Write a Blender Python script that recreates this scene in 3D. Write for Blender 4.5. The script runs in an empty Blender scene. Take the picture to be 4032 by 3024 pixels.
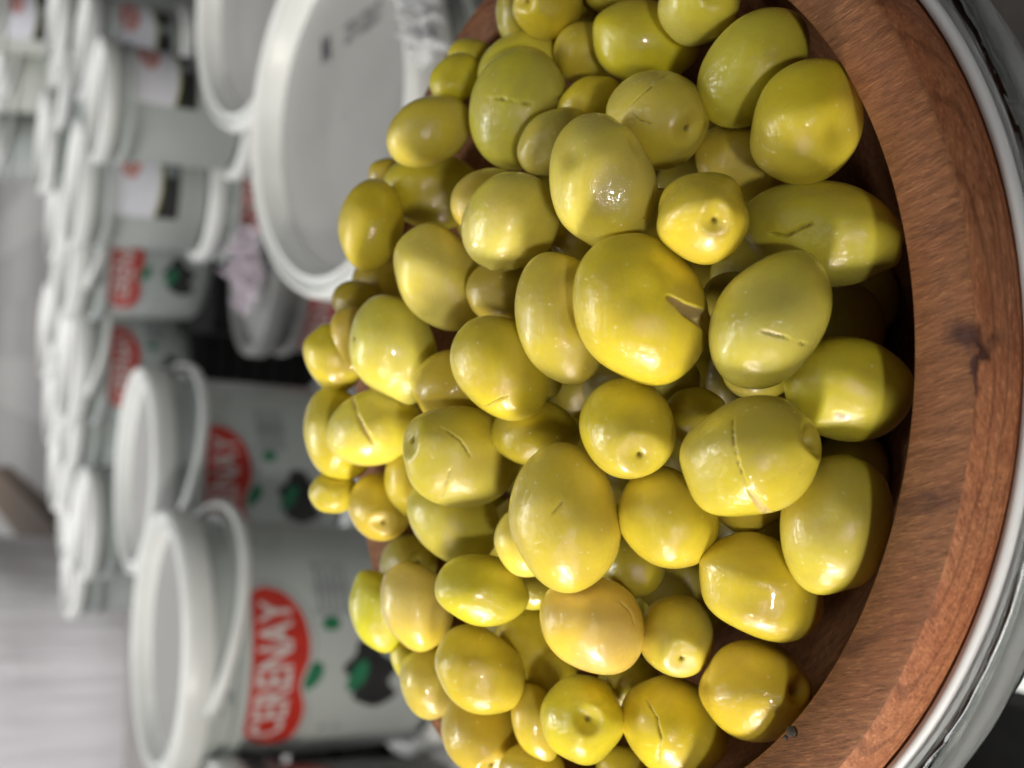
import bpy, bmesh, math, random
import numpy as np
from mathutils import Vector, Matrix, noise as mn
R = math.radians
random.seed(4)
S = bpy.context.scene
C = S.collection
# ---------------------------------------------------------------- camera
F = 5000.0                                   # focal length in pixels of the 4032 px photograph
ZR = 0.624                                   # height of the wooden rim above the floor
W0 = Matrix(((0.0555798, -0.99845424, 0.0), (-0.5607174, -0.03121285, 0.82741874), (-0.82613975, -0.04598783, -0.56158546)))
CAM0 = Vector((-0.0028397, -0.2391789, 0.1788496))            # the same, in the frame of the bowl's rim
LEAN = Matrix.Rotation(R(7.5), 4, 'X')                        # the bowl stands leaning a little towards the camera
W = LEAN.to_3x3() @ W0
MB = Matrix.Translation((0, 0, ZR)) @ LEAN                    # bowl frame -> scene
CAM = MB @ CAM0
cam = bpy.data.cameras.new('camera')
camo = bpy.data.objects.new('camera', cam); C.objects.link(camo)
cx, cy, cz = (W @ Vector((1, 0, 0))), (W @ Vector((0, -1, 0))), (W @ Vector((0, 0, -1)))
M = Matrix((cx, cy, cz)).transposed().to_4x4(); M.translation = CAM
camo.matrix_world = M
cam.sensor_width = 36; cam.lens = 36 * F / 4032; cam.clip_start = .01; cam.clip_end = 60
cam.dof.use_dof = True; cam.dof.focus_distance = .247; cam.dof.aperture_fstop = 15.5
S.camera = camo
# ---------------------------------------------------------------- world and lamps
w = bpy.data.worlds.new('World'); S.world = w; w.use_nodes = True
bg = w.node_tree.nodes['Background']; bg.inputs[0].default_value = (.92, .96, 1, 1); bg.inputs[1].default_value = .03
def area(name, loc, target, sx, sy, power, col=(1, 1, 1)):
    l = bpy.data.lights.new(name, 'AREA'); l.shape = 'RECTANGLE'; l.size = sx; l.size_y = sy; l.energy = power; l.color = col
    o = bpy.data.objects.new(name, l); C.objects.link(o); o.location = loc
    o.rotation_euler = (Vector(target) - Vector(loc)).to_track_quat('-Z', 'Y').to_euler()
    return o
area('lamp_left', (-.80, -.24, ZR + .13), (0, 0, ZR + .02), .18, .13, 10.2, (1, .95, .86))
area('lamp_behind', (-.45, -1.75, ZR + .62), (-.1, .6, ZR - .1), .16, .12, 11, (1, .985, .95))
area('ceiling_or_fill_light', (-.5, 1.1, 2.6), (-.1, 1.5, .4), 1.8, .5, 38, (.98, 1, .99))
area('ceiling_or_fill_light', (.1, -.6, 2.7), (0, .9, .6), 1.6, .8, 5, (1, .99, .96))
area('ceiling_or_fill_light', (-1.3, 2.2, 2.6), (-1.4, 4.6, .4), 1.2, .5, 75, (1, .98, 1))  # added fill that brightens the wrapped load
area('ceiling_or_fill_light', (.2, 8.3, 3.0), (.2, 8.6, 0), 4.0, .8, 120, (1, 1, 1))  # added fill that lifts the far floor tiles
S.view_settings.view_transform = 'Standard'; S.view_settings.look = 'None'; S.view_settings.exposure = 0; S.view_settings.gamma = 1
S.render.engine = 'CYCLES'
S.cycles.max_bounces = 10; S.cycles.transmission_bounces = 8; S.cycles.use_denoising = True

def at(px, py, depth):                       # photograph pixel + distance along the optical axis -> place in the scene
    d = Vector(((px - 2016) / F, (py - 1512) / F, 1.0))
    return CAM + (W @ d) * depth

# ---------------------------------------------------------------- helpers
def tag(o, label=None, cat=None, group=None, kind=None):
    if label: o['label'] = label
    if cat: o['category'] = cat
    if group: o['group'] = group
    if kind: o['kind'] = kind
    return o
def empty(name, loc=(0, 0, 0), rz=0):
    o = bpy.data.objects.new(name, None); C.objects.link(o); o.location = loc; o.rotation_euler = (0, 0, rz); o.empty_display_size = .02
    return o
def mesh(name, v, f, mats, parent=None, smooth=True):
    me = bpy.data.meshes.new(name); me.from_pydata([tuple(p) for p in v], [], f); me.update()
    for m in (mats if isinstance(mats, (list, tuple)) else [mats]): me.materials.append(m)
    if smooth: me.polygons.foreach_set('use_smooth', [True] * len(me.polygons))
    o = bpy.data.objects.new(name, me); C.objects.link(o)
    if parent: o.parent = parent
    return o
def lathe(prof, n=96, closed=False):
    v, f = [], []
    for k in range(n):
        a = 2 * math.pi * k / n
        for r, z in prof: v.append((r * math.sin(a), -r * math.cos(a), z))
    m = len(prof)
    for k in range(n):
        for i in range(m - 1 if not closed else m):
            j = (i + 1) % m; k2 = (k + 1) % n
            f.append((k * m + i, k * m + j, k2 * m + j, k2 * m + i))
    return v, f
def sharp(o, ang=40):
    me = o.data
    bm = bmesh.new(); bm.from_mesh(me)
    bmesh.ops.remove_doubles(bm, verts=bm.verts, dist=1e-6)
    for e in bm.edges:
        if len(e.link_faces) == 2 and e.calc_face_angle(0) > R(ang): e.smooth = False
    bmesh.ops.recalc_face_normals(bm, faces=bm.faces)
    bm.to_mesh(me); bm.free()
    return o
class NT:
    def __init__(s, name):
        s.m = bpy.data.materials.new(name); s.m.use_nodes = True; s.t = s.m.node_tree; s.b = s.t.nodes['Principled BSDF']
    def n(s, kind, **kw):
        x = s.t.nodes.new(kind)
        for k, v in kw.items():
            if k in x.inputs: x.inputs[k].default_value = v
            else: setattr(x, k, v)
        return x
    def l(s, a, b): s.t.links.new(a, b)
    def coords(s, which='Object', scale=(1, 1, 1), rot=(0, 0, 0)):
        tc = s.n('ShaderNodeTexCoord'); mp = s.n('ShaderNodeMapping'); mp.inputs['Scale'].default_value = scale; mp.inputs['Rotation'].default_value = rot
        s.l(tc.outputs[which], mp.inputs[0]); return mp.outputs[0]
    def noise(s, co, scale, detail=3, rough=.5, dist=0):
        x = s.n('ShaderNodeTexNoise'); x.inputs['Scale'].default_value = scale; x.inputs['Detail'].default_value = detail
        x.inputs['Roughness'].default_value = rough; x.inputs['Distortion'].default_value = dist
        if co is not None: s.l(co, x.inputs['Vector'])
        return x.outputs['Fac']
    def ramp(s, fac, stops):
        x = s.n('ShaderNodeValToRGB'); e = x.color_ramp.elements
        while len(e) > 1: e.remove(e[-1])
        e[0].position = stops[0][0]; c = stops[0][1]; e[0].color = (*c, 1) if isinstance(c, tuple) else (c, c, c, 1)
        for p, c in stops[1:]:
            y = e.new(p); y.color = (*c, 1) if isinstance(c, tuple) else (c, c, c, 1)
        s.l(fac, x.inputs[0]); return x.outputs[0]
    def mix(s, fac, a, b, mode='MIX'):
        x = s.n('ShaderNodeMix'); x.data_type = 'RGBA'; x.blend_type = mode
        for sock, val in ((x.inputs[0], fac), (x.inputs[6], a), (x.inputs[7], b)):
            if hasattr(val, 'is_output') or isinstance(val, bpy.types.NodeSocket): s.l(val, sock)
            elif isinstance(val, tuple): sock.default_value = (*val, 1)
            else: sock.default_value = val
        return x.outputs[2]
    def math(s, op, a, b=0.0):
        x = s.n('ShaderNodeMath'); x.operation = op
        for i, val in enumerate((a, b)):
            if isinstance(val, bpy.types.NodeSocket): s.l(val, x.inputs[i])
            else: x.inputs[i].default_value = val
        return x.outputs[0]
    def bump(s, h, strength, dist, normal=None):
        x = s.n('ShaderNodeBump'); x.inputs['Strength'].default_value = strength; x.inputs['Distance'].default_value = dist
        s.l(h, x.inputs['Height'])
        if normal is not None: s.l(normal, x.inputs['Normal'])
        return x.outputs[0]
def plain(name, col, rough=.45, noise_amt=.05, scale=20, coat=0, sub=0):
    t = NT(name); co = t.coords()
    n = t.noise(co, scale, 4)
    a = tuple(min(1, c * (1 - noise_amt)) for c in col); b = tuple(min(1, c * (1 + noise_amt)) for c in col)
    t.l(t.ramp(n, [(.3, a), (.7, b)]), t.b.inputs['Base Color'])
    t.l(t.ramp(t.noise(co, scale * 2.3, 2), [(.3, max(0, rough - .07)), (.7, min(1, rough + .07))]), t.b.inputs['Roughness'])
    t.b.inputs['Coat Weight'].default_value = coat
    return t.m

# ---------------------------------------------------------------- materials
def olive_material():
    t = NT('olive_skin'); b = t.b
    oi = t.n('ShaderNodeObjectInfo'); base = oi.outputs['Color']
    tc = t.n('ShaderNodeTexCoord'); va = t.n('ShaderNodeVectorMath'); va.operation = 'ADD'
    vs = t.n('ShaderNodeCombineXYZ')
    for i, k in enumerate((3.1, 7.7, 1.3)):
        t.l(t.math('MULTIPLY', oi.outputs['Random'], k), vs.inputs[i])
    t.l(tc.outputs['Object'], va.inputs[0]); t.l(vs.outputs[0], va.inputs[1]); co = va.outputs[0]
    big = t.noise(co, 62, 2, .5, .6)
    big2 = t.noise(co, 95, 3, .55, .3)
    yel = t.mix(1.0, base, (1.16, 1.14, .55), 'MULTIPLY')
    tan = t.mix(1.0, base, (.88, .80, .92), 'MULTIPLY')
    c = t.mix(t.ramp(big, [(.38, 0.0), (.66, 1.0)]), base, yel)
    c = t.mix(t.math('MULTIPLY', t.ramp(big2, [(.48, 0.0), (.75, 1.0)]), .75), c, tan)
    fine = t.noise(co, 900, 3, .6)
    c = t.mix(t.math('MULTIPLY', t.ramp(fine, [(.35, 1.0), (.6, 0.0)]), .10), c, t.mix(1.0, base, (.72, .72, .5), 'MULTIPLY'))
    vo = t.n('ShaderNodeTexVoronoi'); vo.inputs['Scale'].default_value = 430; t.l(co, vo.inputs['Vector'])     # pale pores
    dots = t.ramp(vo.outputs['Distance'], [(.0, 1.0), (.10, .8), (.17, 0.0)])
    gate = t.ramp(vo.outputs['Color'], [(.66, 0.0), (.70, 1.0)])
    c = t.mix(t.math('MULTIPLY', t.math('MULTIPLY', dots, gate), .42), c, (.80, .76, .40))
    v2 = t.n('ShaderNodeTexVoronoi'); v2.inputs['Scale'].default_value = 210; t.l(co, v2.inputs['Vector'])     # brown freckles
    d2 = t.ramp(v2.outputs['Distance'], [(.0, 1.0), (.05, .8), (.09, 0.0)])
    g2 = t.ramp(v2.outputs['Color'], [(.82, 0.0), (.86, 1.0)])
    c = t.mix(t.math('MULTIPLY', t.math('MULTIPLY', d2, g2), .6), c, (.20, .12, .03))
    a1 = t.n('ShaderNodeAttribute'); a1.attribute_name = 'scar'
    c = t.mix(a1.outputs['Fac'], c, (.12, .065, .012))
    a2 = t.n('ShaderNodeAttribute'); a2.attribute_name = 'flesh'
    c = t.mix(a2.outputs['Fac'], c, (.66, .50, .22))
    t.l(c, b.inputs['Base Color'])
    b.inputs['Subsurface Weight'].default_value = .28
    b.inputs['Subsurface Radius'].default_value = (1, .72, .16); b.inputs['Subsurface Scale'].default_value = .0030
    t.l(t.ramp(t.noise(co, 260, 3), [(.3, .34), (.7, .50)]), b.inputs['Roughness'])
    b.inputs['IOR'].default_value = 1.42; b.inputs['Specular IOR Level'].default_value = .22
    b.inputs['Coat Weight'].default_value = 1.0; b.inputs['Coat Roughness'].default_value = .045; b.inputs['Coat IOR'].default_value = 1.5
    n1 = t.bump(t.noise(co, 380, 5, .65, .6), .25, .00018)
    n2 = t.bump(t.noise(co, 1500, 2, .6), .25, .00008, n1)
    t.l(n2, b.inputs['Normal'])
    cb = t.bump(t.ramp(t.noise(co, 600, 4, .62, 1.2), [(.40, 0.0), (.60, 1.0)]), 1.0, .000062)
    t.l(cb, b.inputs['Coat Normal'])
    return t.m
OLIVE = olive_material()

def wood(name, grain_dir, light, dark, side=False):
    t = NT(name); b = t.b
    tc = t.n('ShaderNodeTexCoord')
    mp = t.n('ShaderNodeMapping'); mp.vector_type = 'TEXTURE'
    mp.inputs['Rotation'].default_value = (0, 0, grain_dir); mp.inputs['Scale'].default_value = (4.2, .6, .8)
    t.l(tc.outputs['Object'], mp.inputs[0]); co = mp.outputs[0]
    raw = tc.outputs['Object']
    big = t.noise(raw, 26, 3, .5, .8)
    streak = t.noise(co, 420, 6, .72, .25)
    fine = t.noise(co, 1300, 4, .75)
    wv = t.n('ShaderNodeTexWave'); wv.wave_type = 'RINGS'; wv.inputs['Scale'].default_value = 34; wv.inputs['Distortion'].default_value = 5
    wv.inputs['Detail'].default_value = 3; wv.inputs['Detail Scale'].default_value = 1.2
    mp2 = t.n('ShaderNodeMapping'); mp2.inputs['Location'].default_value = (.06, .155, .0); mp2.inputs['Scale'].default_value = (1, 1.4, 3.0); t.l(raw, mp2.inputs[0]); t.l(mp2.outputs[0], wv.inputs[0])
    mid = tuple((x + y) / 2 for x, y in zip(light, dark))
    c = t.ramp(streak, [(.36, dark), (.5, mid), (.64, light)])
    c = t.mix(t.ramp(big, [(.38, 0.0), (.72, .45)]), c, tuple(x * y for x, y in zip(mid, (1.06, .80, .68))))
    c = t.mix(t.ramp(fine, [(.34, .55), (.45, 0.0)]), c, tuple(x * .25 for x in dark))
    c = t.mix(t.ramp(fine, [(.56, 0.0), (.68, .6)]), c, tuple(min(1, x * 1.8) for x in light))
    if side: c = t.mix(t.ramp(wv.outputs['Fac'], [(.0, .5), (.16, .0)]), c, tuple(x * .5 for x in dark))
    # a knot with a dark streak, set in the near rim
    def blob(p, sx, sy, rot):
        m = t.n('ShaderNodeMapping'); m.vector_type = 'TEXTURE'; m.inputs['Location'].default_value = p; m.inputs['Rotation'].default_value = (0, 0, rot); m.inputs['Scale'].default_value = (sx, sy, .02)
        add = t.n('ShaderNodeVectorMath'); add.operation = 'ADD'; nz = t.n('ShaderNodeTexNoise'); nz.inputs['Scale'].default_value = 300; t.l(raw, nz.inputs['Vector'])
        sc = t.n('ShaderNodeVectorMath'); sc.operation = 'SCALE'; sc.inputs['Scale'].default_value = .003
        sb = t.n('ShaderNodeVectorMath'); sb.operation = 'SUBTRACT'; sb.inputs[1].default_value = (.5, .5, .5)
        t.l(nz.outputs['Color'], sb.inputs[0]); t.l(sb.outputs[0], sc.inputs[0]); t.l(raw, add.inputs[0]); t.l(sc.outputs[0], add.inputs[1]); t.l(add.outputs[0], m.inputs[0])
        ln = t.n('ShaderNodeVectorMath'); ln.operation = 'LENGTH'; t.l(m.outputs[0], ln.inputs[0])
        return ln.outputs['Value']
    for p, sx, sy, rot, k in KNOTS:
        c = t.mix(t.ramp(blob(p, sx, sy, rot), [(.35, k), (1.0, 0.0)]), c, (.035, .010, .008))
    t.l(c, b.inputs['Base Color'])
    t.l(t.ramp(fine, [(.3, .62), (.7, .42)]), b.inputs['Roughness'])
    b.inputs['Specular IOR Level'].default_value = .22
    n1 = t.bump(fine, .8, .00035); n2 = t.bump(streak, .4, .0004, n1)
    t.l(n2, b.inputs['Normal'])
    return t.m
def on_rim(px, py, z=0):
    d = W0 @ Vector(((px - 2016) / F, (py - 1512) / F, 1.0)); tt = (z - CAM0.z) / d.z
    p = CAM0 + d * tt; return (p.x, p.y, z)
k1 = on_rim(3800, 1320); k2a = on_rim(3845, 1310, 0); k2b = on_rim(3925, 1540, -.006)
k3 = on_rim(3625, 1985); k4 = on_rim(3330, 2560); k5 = on_rim(3690, 900)
KNOTS = [(k3, .011, .0028, R(-75), .5), (k4, .013, .0016, R(-60), .4), (k5, .009, .0012, R(-80), .3), (k1, .0050, .0030, R(70), .85), (((k2a[0] + k2b[0]) / 2, (k2a[1] + k2b[1]) / 2, -.003), .0078, .00085, math.atan2(k2b[1] - k2a[1], k2b[0] - k2a[0]), .9)]
ga = on_rim(3700, 1400); gb = on_rim(3800, 1362); GA = math.atan2(gb[1] - ga[1], gb[0] - ga[0])
WOOD_TOP = wood('wood_rim_end_grain', GA, (.255, .108, .044), (.125, .048, .019))
WOOD_SIDE = wood('wood_outside', R(12), (.42, .175, .078), (.24, .082, .036), True)
WOOD_IN = wood('wood_inside', R(-25), (.26, .115, .050), (.13, .052, .022))

def glass_mat():
    t = NT('clear_glass'); b = t.b
    b.inputs['Base Color'].default_value = (.90, .93, .92, 1); b.inputs['Transmission Weight'].default_value = 1
    b.inputs['Roughness'].default_value = .02; b.inputs['IOR'].default_value = 1.48
    co = t.coords(scale=(1, 1, 5))
    tc = t.n('ShaderNodeTexCoord'); mp = t.n('ShaderNodeMapping'); mp.inputs['Scale'].default_value = (2.0, 45, 1); t.l(tc.outputs['UV'], mp.inputs[0])
    n1 = t.bump(t.ramp(t.noise(mp.outputs[0], 4, 2, .5, .6), [(.3, 0.0), (.7, 1.0)]), .5, .0007)
    t.l(n1, b.inputs['Normal'])
    return t.m
GLASS = glass_mat()
WHITE = plain('white_plastic', (.74, .745, .72), .38, .03, 30)
PANEL = plain('lid_panel_plastic', (.32, .31, .295), .5, .04, 14)
BODY = plain('bucket_plastic', (.47, .50, .48), .34, .03, 12)
SHADED = plain('shaded_bucket_plastic', (.20, .20, .195), .5, .08, 20)  # darker copy of the bucket plastic, shade put into its colour
BODY2 = plain('pale_bucket_plastic', (.60, .62, .56), .36, .03, 12)
PAPER = plain('white_liner', (.62, .62, .62), .6, .03, 80)
LABELW = plain('label_white', (.80, .80, .86), .45, .02, 30)
RED = plain('print_red', (.50, .030, .018), .4, .12, 60)
REDP = plain('print_pale_red', (.66, .20, .17), .4, .12, 60)
INKW = plain('print_white', (.62, .58, .56), .4, .03, 60)
GREEN = plain('print_green', (.02, .17, .08), .4, .15, 60)
BLACK = plain('print_black', (.022, .022, .022), .4, .2, 60)
GREY = plain('print_grey', (.27, .29, .30), .45, .1, 60)
PALEG = plain('print_pale_grey', (.36, .375, .37), .45, .06, 60)
YELL = plain('print_yellow', (.42, .42, .05), .4, .1, 60)
BROWN = plain('cardboard', (.15, .108, .08), .8, .12, 25)
TILE = plain('floor_tile', (.385, .375, .362), .42, .10, 9)
GROUT = plain('floor_grout', (.30, .285, .27), .75, .1, 30)
def film_mat(name, col, tr, rough):
    t = NT(name); b = t.b; co = t.coords()
    b.inputs['Base Color'].default_value = (*col, 1); b.inputs['Transmission Weight'].default_value = tr; b.inputs['Roughness'].default_value = rough; b.inputs['IOR'].default_value = 1.35
    b.inputs['Coat Weight'].default_value = .6
    t.l(t.bump(t.noise(co, 90, 4, .6, 1.5), .6, .003), b.inputs['Normal'])
    return t.m
FILM = film_mat('crumpled_film', (.95, .95, .96), .55, .12)
FILMP = film_mat('pink_printed_film', (.66, .56, .62), .45, .15)
def wrap_mat():
    t = NT('stretch_wrap'); b = t.b; co = t.coords(scale=(7, 7, .5))
    n = t.noise(co, 3.2, 4, .6, .5)
    t.l(t.ramp(n, [(.3, (.56, .54, .55)), (.7, (.74, .72, .73))]), b.inputs['Base Color'])
    b.inputs['Roughness'].default_value = .35; b.inputs['Coat Weight'].default_value = .3
    t.l(t.bump(n, .5, .03), b.inputs['Normal'])
    return t.m
WRAP = wrap_mat()

# ---------------------------------------------------------------- floor
fl = mesh('floor', [(-9, -4, 0), (9, -4, 0), (9, 34, 0), (-9, 34, 0)], [(0, 1, 2, 3)], GROUT, smooth=False); tag(fl, kind='structure')
def tile_mesh(sx, sy):
    g = .003; h = .004; bvl = .003
    x0, x1, y0, y1 = g, sx - g, g, sy - g
    v = [(x0, y0, 0), (x1, y0, 0), (x1, y1, 0), (x0, y1, 0), (x0 + bvl, y0 + bvl, h), (x1 - bvl, y0 + bvl, h), (x1 - bvl, y1 - bvl, h), (x0 + bvl, y1 - bvl, h)]
    f = [(4, 5, 6, 7), (0, 1, 5, 4), (1, 2, 6, 5), (2, 3, 7, 6), (3, 0, 4, 7)]
    me = bpy.data.meshes.new('tile'); me.from_pydata(v, [], f); me.materials.append(TILE); me.materials.append(TILE2); return me
TILE2 = plain('floor_tile_pale', (.45, .438, .422), .4, .10, 9)
TILE3 = plain('floor_tile_dark', (.34, .328, .318), .42, .10, 9)
tms = []
for mt in (TILE, TILE2, TILE3):
    me = tile_mesh(.34, .34); me.materials[0] = mt; tms.append(me)
for i in range(-6, 6):
    for j in range(18):
        me = tms[1] if i % 3 == 2 else random.choice((tms[0], tms[0], tms[2]))
        o = bpy.data.objects.new('tile', me); C.objects.link(o); o.parent = fl; o.location = (i * .34, 5.6 + j * .34, 0)

# ---------------------------------------------------------------- bowl
def ring_bowl():
    bowl = empty('wooden_bowl'); bowl.matrix_world = MB
    tag(bowl, 'round brown wooden bowl heaped with green olives', 'bowl')
    Ri, Ro = .0975, .1100
    rim = [(Ri - .0004, -.0022), (Ri, -.0007), (Ri + .0006, 0), (Ro - .0008, .0002), (Ro - .0001, -.0002)]
    v, f = lathe(rim, 256); o = mesh('rim', v, f, WOOD_TOP, bowl); 
    outer = [(Ro - .0001, -.0002), (Ro + .0006, -.0012), (Ro + .0016, -.005), (Ro + .0017, -.0095), (Ro + .0006, -.014), (Ro - .004, -.023), (Ro - .014, -.040), (Ro - .032, -.058), (Ro - .056, -.070), (.045, -.074), (.0001, -.074)]
    v, f = lathe(outer, 256); mesh('outer_wall', v, f, WOOD_SIDE, bowl)
    inner = [(Ri - .0004, -.0022)] + [(Ri * math.sqrt(max(0, 1 - (z / .066) ** 2)) - .0006, -z) for z in (.006, .012, .020, .030, .040, .049, .056, .061, .0645)] + [(.0001, -.066)]
    v, f = lathe(inner, 192); mesh('inner_wall', v, f, WOOD_IN, bowl)
    return bowl
ring_bowl()
CRUMB = plain('crumb_brown', (.030, .020, .012), .8, .3, 900)
# small dark crumbs stuck on the near left rim
for i, (px, py, r_) in enumerate(((3122, 2880, .0011), (3094, 2902, .0005))):
    bm = bmesh.new(); bmesh.ops.create_icosphere(bm, subdivisions=2, radius=r_)
    for vv in bm.verts: vv.co *= 1 + .35 * mn.noise(vv.co * 900 + Vector((i, 0, 0))); vv.co.z *= .5
    me = bpy.data.meshes.new('crumb'); bm.to_mesh(me); bm.free(); me.materials.append(CRUMB)
    o = bpy.data.objects.new('crumb', me); C.objects.link(o); p = on_rim(px, py, 0); 
    rr = math.hypot(p[0], p[1]); k = max(1, .0985 / rr); o.matrix_world = MB @ Matrix.Translation((p[0] * k, p[1] * k, r_ * .35))
    tag(o, ('larger dark crumb on the lower left bowl rim beside the holed olive', 'tiny dark crumb on the bowl rim right next to the larger crumb')[i], 'crumb')

liner_prof = [(.1122, -.0100), (.1140, -.0096), (.1142, -.0112), (.1125, -.020), (.105, -.036), (.088, -.058), (.066, -.071), (.050, -.0765), (.050, -.0757), (.065, -.0702), (.087, -.0570), (.104, -.0345), (.1112, -.019)]
v, f = lathe(liner_prof, 160, True); lin = mesh('bowl_liner', v, f, PAPER); lin.matrix_world = MB; tag(lin, 'white paper liner showing as a strip between the wooden and the glass bowl', 'liner')
gp = [(.1150, -.0125), (.1162, -.0102), (.1180, -.0094), (.1198, -.0104), (.1206, -.0128), (.1203, -.0150), (.1194, -.0162), (.1194, -.0175), (.1188, -.0200), (.1176, -.0212), (.1174, -.0228), (.1160, -.0260), (.1148, -.0270), (.1143, -.0290), (.1110, -.036), (.096, -.060), (.076, -.0745), (.058, -.0805), (.0001, -.0812), (.0001, -.0775), (.055, -.0772), (.072, -.0712), (.0925, -.0575), (.1085, -.036), (.1148, -.021)]
gv, gf = lathe(gp, 320); gm = len(gp); gv2 = []
for i_, p_ in enumerate(gv):                                  # hand-made glass: uneven, wavy wall
    a_ = math.atan2(p_[1], p_[0]); j_ = i_ % gm
    k_ = 1 + (.0045 * mn.noise(Vector((math.cos(a_) * 2.2, math.sin(a_) * 2.2, j_ * .9))) + .0020 * mn.noise(Vector((math.cos(a_) * 9, math.sin(a_) * 9, j_ * 2.1)))) * (1 if p_[2] < -.011 else .35)
    gv2.append((p_[0] * k_, p_[1] * k_, p_[2] + .0006 * mn.noise(Vector((math.cos(a_) * 4, math.sin(a_) * 4, j_ * 3.3)))))
gl = mesh('glass_bowl', gv2, gf, GLASS)
uvl = gl.data.uv_layers.new(name='wall')
for lp_ in gl.data.loops:
    p_ = gl.data.vertices[lp_.vertex_index].co; j_ = lp_.vertex_index % gm; uvl.data[lp_.index].uv = (abs(math.atan2(p_[1], p_[0])), (gp[j_][1] + gp[j_][0]) * 1.0); gl.matrix_world = MB; tag(gl, 'clear glass bowl with a thick rim holding the wooden bowl', 'bowl')

# ---------------------------------------------------------------- olives
COL = {'y': (.585, .465, .05), 'l': (.69, .575, .115), 'g': (.51, .430, .065), 'G': (.39, .335, .055), 'p': (.65, .495, .13), 'b': (.56, .425, .05), 't': (.57, .460, .085), 'v': (.58, .490, .045), 'd': (.38, .295, .035)}  # 'd' puts the shade of the gaps into the skin colour
def seg(*p): return p
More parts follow.
